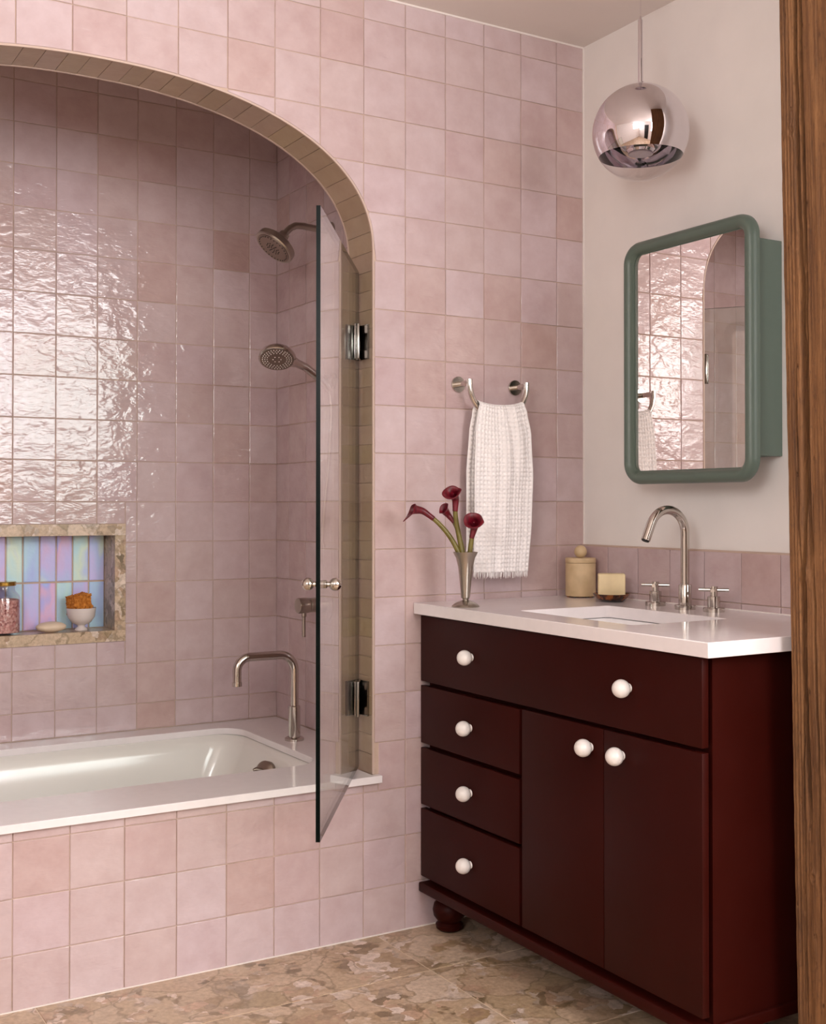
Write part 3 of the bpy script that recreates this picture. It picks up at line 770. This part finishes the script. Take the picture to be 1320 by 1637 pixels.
def calla(label, stem, rad, A0, A1, tip, L, Rm, tail=1.0, roll=1.2, lop=.3):
    t = thing('calla_lily', label, 'flower', VC, 'burgundy callas in the vase')
    st = bez(stem, 14); MB().tube(st, [rad*(1.2-.3*k/14) for k in range(15)], 12).build('stem', 'stem', t)
    A0 = Vector(A0).normalized(); A1 = Vector(A1).normalized(); tip = Vector(tip); B = st[-1]-A0*.006
    ns, na = 30, 56; g = []; c = B.copy(); core = [B]
    for i in range(ns+1):
        s_ = i/ns; f = min(1, s_/.55); q = max(0, (s_-.55)/.45)
        w_ = max(0, min(1, (f-.45)/.55)); w_ = w_*w_*(3-2*w_)
        A = (A0*(1-w_)+A1*w_).normalized()
        if i and s_ <= .55: c = c+A*(L/(ns*.55)); core.append(c.copy())
        T = (tip-A*tip.dot(A)).normalized(); Sv = A.cross(T); row = []
        r0 = rad*.95+(Rm*.50-rad)*f**1.6
        for j in range(na):
            th = 2*PI*j/na; cs = math.cos(th); th0 = math.atan2(math.sin(th), cs)
            bl_ = Rm*(.85+lop*cs)*q
            k_ = max(1e-4, q*roll*(1-.25*cs*lop))
            a = bl_*math.sin(k_)/k_; r = r0+bl_*(1-math.cos(k_))/k_
            pk = math.exp(-(th0/.28)**2)*q**2*Rm*.6*tail
            r += pk*math.sin(k_); a += pk*math.cos(k_)
            a += Rm*.07*q*math.sin(3*th+Rm*700)
            row.append(c+A*a+(T*cs+Sv*math.sin(th))*r)
        g.append(row)
    o = MB().loft(g, True, False, False).build('spathe', 'petal', t, 80)
    md = o.modifiers.new('thick', 'SOLIDIFY'); md.thickness = .0011; md.offset = 0
    MB().tube(core[4:]+[core[-1]+A1.normalized()*Rm*.3], .0022, 8).build('spadix', 'petal', t)
calla('burgundy calla lily arching far out to the side of the vase', [lp(-.001, .032, 0), lp(.001, .11, 0), lp(-.016, .165, -.004), lp(-.060, .213, -.008), lp(-.089, .235, -.010)], .0064, lp(-.80, .60, -.05), lp(-.93, .10, -.35), lp(-.3, -.9, -.2), .052, .0215, 1.5, .9, .35)
calla('tallest burgundy calla lily standing upright in the vase', [lp(.0, .032), lp(.002, .12, .002), lp(-.016, .18, .004), lp(-.028, .225, .0), lp(-.027, .257, -.004)], .0068, lp(.05, 1, 0), lp(-.35, .62, -.70), lp(.75, .35, 0), .046, .0245, .3, 1.35, -.25)
calla('small half-open burgundy calla lily behind the tallest one', [lp(.001, .032, .002), lp(.004, .12, .004), lp(-.008, .17, .010), lp(-.020, .205, .012), lp(-.033, .226, .010)], .0052, lp(-.62, .78, .1), lp(-.55, .70, -.45), lp(-.5, -.5, -.2), .036, .0195, .1, .9, -.2)
calla('burgundy calla lily with a hooded petal in front of the towel', [lp(.001, .032, -.001), lp(.004, .09, -.002), lp(.011, .135, -.006), lp(.013, .165, -.010), lp(.017, .186, -.010)], .0064, lp(.25, .97, 0), lp(-.12, .55, -.82), lp(.9, -.25, 0), .044, .0260, .25, 1.3, -.1)

cn = thing('wooden_canister', 'round pale wooden canister with a ball knob lid', 'canister', (-.070, -.072, CT))
MB().lathe([(0, .0), (.041, 0), (.042, .003), (0, .003)], seg=40).build('base_ring', 'tort', cn)
MB().lathe([(0, .003), (.0435, .003), (.0440, .005), (.0440, .097), (.0435, .0985), (0, .0985)], seg=48).build('body', 'canister', cn)
ld_ = MB().lathe([(0, .0992), (.0435, .0992), (.0442, .1002), (.0442, .111), (.0432, .1135), (0, .1135)], seg=48).build('lid', 'canister', cn)
MB().ball((0, 0, .1315), .0185, 28, 18).build('lid_knob', 'canister', ld_)
dsh = thing('soap_dish', 'shallow oval tortoiseshell soap dish on the counter', 'soap dish', (-.100, -.245, CT))
dp = [(0, 0), (.034, 0), (.044, .004), (.056, .014), (.060, .021), (.058, .0215), (.052, .015), (.040, .008), (0, .0065)]
d_ = MB().lathe(dp, seg=48); d_.v = [(x*.86, y*1.0, z) for x, y, z in d_.v]
d_.v = [tuple(Matrix.Rotation(-.55, 3, 'Z') @ Vector(p)) for p in d_.v]; d_.build('dish', 'tort', dsh)
so = rbox('soap_bar', (-.037, -.022, -.033), (.037, .022, .033), .004, 'soap'); so.location = (-.100, -.245, CT+.0070+.033+.004); so.rotation_euler = (0, 0, -.64)
tag(so, 'upright block of cream soap in the tortoiseshell dish', 'soap')

# ------------------------------------------------------------------ things in the niche
def lat(name, label, cat, prof, loc, mat, seg=40):
    o = MB().lathe(prof, seg=seg).build(name, mat, None, loc=loc); return tag(o, label, cat)
NZ = nb[2]
jr = thing('salt_jar', 'glass jar of pink bath salt with a gold lid in the niche', 'jar', (-1.468, 1.003, NZ))
MB().lathe([(0, 0), (.044, 0), (.047, .004), (.047, .112), (.044, .122), (.034, .132), (.031, .137), (.031, .150), (.0295, .150), (.0295, .136), (.043, .120), (.0455, .111), (.0455, .006), (0, .003)], seg=40).build('glass_body', 'clear', jr)
MB().lathe([(0, .0035), (.0445, .0065), (.0448, .106), (.036, .109), (0, .112)], seg=40).build('salt_filling', 'salt', jr)
MB().lathe([(0, .1502), (.034, .1502), (.0348, .152), (.0348, .161), (.033, .163), (0, .163)], seg=40).build('lid', 'gold', jr)
sb = MB().ball((0, 0, 0), 1, 36, 18, sc=(.047, .030, .017)).build('soap_pebble', 'soap2'); sb.location = (-1.330, .985, NZ+.0172)
tag(sb, 'smooth pale oval soap bar lying in the niche', 'soap')
bw = MB().lathe([(0, 0), (.019, 0), (.0205, .003), (.017, .008), (.011, .013), (.012, .017), (.030, .026), (.042, .043), (.0455, .066), (.0465, .072), (.045, .072), (.043, .064), (.038, .044), (.026, .031), (0, .025)], seg=44).build('footed_bowl', 'bowl'); bw.location = (-1.232, .998, NZ)
tag(bw, 'white footed ceramic bowl in the niche holding a sponge', 'bowl')
bm = bmesh.new(); bmesh.ops.create_cube(bm, size=1); bmesh.ops.subdivide_edges(bm, edges=list(bm.edges), cuts=23, use_grid_fill=True)
for v in bm.verts:
    p = v.co.copy(); q = Vector((p.x*.064, p.y*.05, p.z*.072))
    n = p.normalized(); k = .14
    q = q*(1-k*(p.length-.5))
    h = abs(noise.noise(q*140))*.007-abs(noise.noise(q*320+Vector((3, 1, 7))))*.004+noise.noise(q*45)*.004
    v.co = q+n*h
me = bpy.data.meshes.new('sponge'); bm.to_mesh(me); bm.free(); me.materials.append(M['sponge'])
spg = link('sea_sponge', me, None, (-1.238, .998, NZ+.078), (.05, -.16, .3)); tag(spg, 'ochre natural sea sponge standing in the white bowl', 'sponge')

# ------------------------------------------------------------------ towel ring and towel
TX0, TX1, TZ, TY = -.451, -.256, 1.495, -.062
tr_ = thing('towel_ring', 'half-round nickel towel ring on two wall posts', 'towel ring', ((TX0+TX1)/2, 0, TZ))
RW = (TX1-TX0)/2
for sx in (-1, 1):
    pst = MB().lathe([(0, .003), (.0225, .003), (.0225, .006), (.0215, .0075), (0, .0075)], (sx*RW, 0, 0), (0, -1, 0), 36).build('wall_flange', 'nickel', tr_)
    MB().tube([(sx*RW, -.006, 0), (sx*RW, TY+.002, 0)], .0082, 18).build('post', 'nickel', pst)
pth = [(-RW, TY, .010)] + [(-RW*math.cos(PI*k/40), TY, -RW*.98*math.sin(PI*k/40)) for k in range(41)] + [(RW, TY, .010)]
MB().tube(pth, .0078, 18).build('ring_bar', 'nickel', tr_)
# towel: one waffle sheet hanging over the bar
nu, nv = 136, 720
zt = TZ-RW*.98+.012    # top of the bar at mid
g = []
def lerp_tab(tab, z):
    if z >= tab[0][0]: return tab[0][1]
    for (za, xa), (zb, xb) in zip(tab[:-1], tab[1:]):
        if zb <= z <= za:
            t = (za-z)/(za-zb); t = t*t*(3-2*t)*.5+t*.5; return xa+(xb-xa)*t
    return tab[-1][1]
LE = [(1.43, -.424), (1.40, -.433), (1.35, -.441), (1.25, -.447), (.95, -.4475)]
RE = [(1.43, -.281), (1.40, -.268), (1.34, -.254), (1.24, -.250), (1.12, -.256), (.95, -.270)]
for iv in range(nv+1):
    v = iv/nv; row = []
    for iu in range(nu+1):
        u = iu/nu*2-1
        if v < .46: z = .985+(1.418-.985)*(v/.46); front = 0
        elif v < .54: z = 1.418; front = (v-.46)/.08
        else: z = 1.418-(1.418-.970)*((v-.54)/.46); front = 1
        xl_, xr_ = lerp_tab(LE, z), lerp_tab(RE, z); hw = (xr_-xl_)/2; cx = (xl_+xr_)/2
        x = cx+u*hw
        bar_z = TZ-math.sqrt(max(0, (RW*.98)**2-(min(abs(x-(TX0+TX1)/2), RW*.96))**2))      # bar height at that x
        rise = bar_z-(TZ-RW*.98)
        up = max(0, 1-(1.418-z)/.16)
        fold = .006*math.sin(u*4.2+1.0)*(1-.4*up)+.005*math.sin(u*9+(1.43-z)*6)*(1-up)
        kf = max(0, min(1, (z-1.20)/.12)); uc = .22+.9*(1.418-z)
        crease = kf*(-.0035*math.exp(-((u-uc)/.07)**2)+.012*math.exp(-((u-uc-.26)/.17)**2)+.004*math.exp(-((u-uc+.25)/.2)**2))
        if front == 0: y = TY+.0125+.004*math.sin(u*5)*(1-up)+.006*(1-up)
        elif front == 1: y = TY-.0145-abs(fold)*.8-crease-.010*(1-up)*(1-u*u)
        else:
            a = PI*front; y = TY-.001+.0135*math.cos(a)-(abs(fold)*.8+crease)*front; z = 1.418+.0125*math.sin(a)
        z += rise*up*.30+.006*up
        # waffle cells
        cu, cvv = u*16.5, (v-.5)*.95/.0118*2
        wf_ = (abs(math.sin(PI*cu/2))**.7)*(abs(math.sin(PI*cvv/2))**.7)
        edge = 1 if abs(u) < .97 else 0
        dep = -.0052*wf_*edge
        y += (-dep if front > .5 else dep) if True else 0
        row.append((x+.3475, y, z-TZ))
    g.append(row)
tw = thing('waffle_towel', 'white waffle-weave hand towel with a fringe draped over the towel ring', 'towel', (-.3475, 0, TZ))
o = MB().loft(g, False, False, False).build('cloth', 'towel', tw, 0)
for p in o.data.polygons: p.use_smooth = True
md = o.modifiers.new('thick', 'SOLIDIFY'); md.thickness = .0022; md.offset = 0
fr_ = MB()
for side, rowi in ((0, 0), (1, nv)):
    for k in range(70):
        iu = k*nu/70; p = g[rowi][int(iu)]
        L_ = random.uniform(.012, .019); dx = random.uniform(-.002, .002); dy = random.uniform(-.002, .002)
        fr_.tube([(p[0], p[1], p[2]+.002), (p[0]+dx*.4, p[1]+dy, p[2]-L_*.5), (p[0]+dx, p[1]+dy, p[2]-L_)], [.0010, .0010, .0005], 5)
fo = fr_.build('fringe', 'towel', tw); fo['kind'] = 'stuff'

# ------------------------------------------------------------------ mirror cabinet
mc = thing('mirror_cabinet', 'sage green medicine cabinet with a rounded mirror door above the basin', 'mirror cabinet', (0, -.56, 1.212))
def ml(p): return (p[0], p[1]+.56, p[2]-1.212)
rbox('box', ml((-.0005, -.357, 1.276)), ml((-.106, -.769, 1.805)), .0015, 'green', mc, 2)
fy0, fy1, fz0, fz1 = -.798, -.328, 1.212, 1.862
path = rrect(fy0+.0, fy1, fz0, fz1, .058, 12)
fw = .036
prof_ = [(0, -.108), (0, -.116), (.002, -.124), (.006, -.130), (.011, -.1345), (.017, -.136), (.023, -.1345), (.028, -.130), (.032, -.124), (.0335, -.1155), (.036, -.1155), (.036, -.108)]
rings = []
for ins, xx in prof_:
    rings.append([ml((xx, y, z)) for y, z in rrect(fy0+ins, fy1-ins, fz0+ins, fz1-ins, max(.058-ins, .016), 12)])
mb = MB(); mb.loft(rings+[rings[0]], True, False, False); door = mb.build('door_frame', 'green', mc, 50)
gl = [ml((-.1145, y, z)) for y, z in rrect(fy0+fw-.002, fy1-fw+.002, fz0+fw-.002, fz1-fw+.002, .022, 12)]
gl2 = [(p[0]+.005, p[1], p[2]) for p in gl]
MB().loft([gl2, gl]).build('mirror_glass', 'mirror', door, 30)

# ------------------------------------------------------------------ pendant
PC = Vector((-.221, -.505, 2.108)); PR = .1222
pd = thing('pendant_lamp', 'mirrored globe pendant lamp with clear lower cap on a chrome rod', 'pendant lamp', PC)
def sph(a0, a1, r, n=40, seg=64):
    return [(r*math.sin(a0+(a1-a0)*k/n), -r*math.cos(a0+(a1-a0)*k/n)) for k in range(n+1)]
ac_ = math.acos(.50)
MB().lathe(sph(ac_, PI*.985, PR), seg=72, cap0=False, cap1=False).build('mirrored_shell', 'chrome', pd, 80)
MB().lathe(sph(0.001, ac_, PR), seg=72, cap0=False, cap1=False).build('clear_dome', 'clear', pd, 80)
MB().lathe([(0, PR-.003), (.016, PR-.003), (.016, PR+.003), (.010, PR+.006), (0, PR+.006)], seg=28).build('top_cap', 'chrome', pd)
lh = MB().lathe([(.0, -.050), (.030, -.053), (.037, -.046), (.037, -.02), (.022, .03), (.018, .10), (0, .10)], seg=36).build('lamp_holder', 'chrome', pd)
MB().lathe([(0, 0), (.031, 0), (.032, .003), (0, .003)], (0, 0, -.0565), seg=36).build('lens', 'lens', lh)
MB().tube([(0, 0, PR), (0, 0, PR+.166)], .0062, 16).build('rod', 'chrome', pd)
MB().lathe([(0, 0), (.0045, 0), (.0018, .012), (0, .012)], (0, 0, PR+.165), seg=14).build('rod_tip', 'chrome', pd)
MB().tube([(0, 0, PR+.170), (.001, 0, PR+.22), (0, 0, CEIL-PC.z-.02)], .0016, 8).build('cord', 'clear', pd)
MB().lathe([(0, -.022), (.045, -.022), (.055, -.004), (.055, 0), (0, 0)], (0, 0, CEIL-PC.z), seg=36).build('ceiling_rose', 'chrome', pd)

# ------------------------------------------------------------------ timber post
po = Vector((-.381, -1.145, 0)); PW, PD = .265, .28
mb = MB(); nz_ = 520
# outline (local): start at back-left corner, go along the -x face towards -y, then round
face = [-.10*k/84 for k in range(85)] + [-.10-.21*k/30 for k in range(1, 31)]
def relief(y, z):
    t = -y
    g1 = .0034*(abs(math.sin(t*PI/.0080+1.1*noise.noise(Vector((t*14, 0, z*.8)))))-.6)*max(0, min(1, (.036-t)/.01))
    g2 = .0012*noise.noise(Vector((t*150, 2.0, z*1.8)))+.0007*noise.noise(Vector((t*420, 5, z*6)))+.0010*noise.noise(Vector((t*60, 9, z*30)))
    g2 += .003*noise.noise(Vector((t*28, 31.0, z*1.2)))
    d = g1+g2
    # long wandering splits
    for y0, amp, wd, dep, z_a, z_b, ph in ((.043, .012, .0036, .030, .50, 2.7, 0), (.058, .008, .0032, .026, 1.0, 2.3, 3.1), (.030, .006, .0016, .010, .1, 1.5, 7.0), (.066, .006, .0020, .014, .2, 1.2, 11.0)):
        if z_a < z < z_b:
            fade = min(1, (z-z_a)/.15, (z_b-z)/.15)
            c = y0+amp*noise.noise(Vector((ph, 1.3, z*1.6)))+.002*noise.noise(Vector((ph, 4.3, z*14)))
            d -= dep*fade*math.exp(-((t-c)/wd)**2)-.0015*fade*math.exp(-((t-c-.004)/.003)**2)
    for ky, kz, kr in ((.030, 1.90, .010), (.042, 1.02, .011), (.05, .42, .010)):
        q = math.hypot((t-ky)/.7, z-kz)/kr
        d += .0035*math.exp(-(q-1)**2*3)-.004*math.exp(-q*q*2)
    for ky, kz, kr in HOLES:
        q = math.hypot(t-ky, (z-kz)*.7)/kr
        if q < 2: d -= .008*math.exp(-q**4)
    return d
HOLES = [(random.uniform(.006, .07), random.uniform(.1, 2.4), random.uniform(.0012, .0022)) for _ in range(34)]
rings = []
zs = [CEIL*.999*k/nz_ for k in range(nz_+1)]
for z in zs:
    lean = -.022*z
    chip = .0035*noise.noise(Vector((3.3, 8.8, z*7)))+.002*noise.noise(Vector((1.3, 2.8, z*30)))
    ring = []
    for y in face:
        rd = relief(y, z)
        cr = .006*math.exp(-(-y/.004))            # rounded, chipped arris
        ring.append((lean-rd+cr+chip*math.exp(-(-y/.012)), y+chip*math.exp(y/.004), z))
    for k in range(1, 13): ring.append((lean*(1-k/12)+PW*k/12, -PD+.002*noise.noise(Vector((k*.7, 3, z*3))), z))
    for k in range(1, 10): ring.append((PW, -PD+PD*k/9, z))
    for k in range(1, 12): ring.append((PW+(lean-PW)*k/12, 0.0, z))
    rings.append(ring)
mb.loft(rings)
pst = mb.build('timber_post', 'post', None, 60, po)
tag(pst, 'old rough-sawn timber post with cracks and nail holes beside the vanity', 'post')
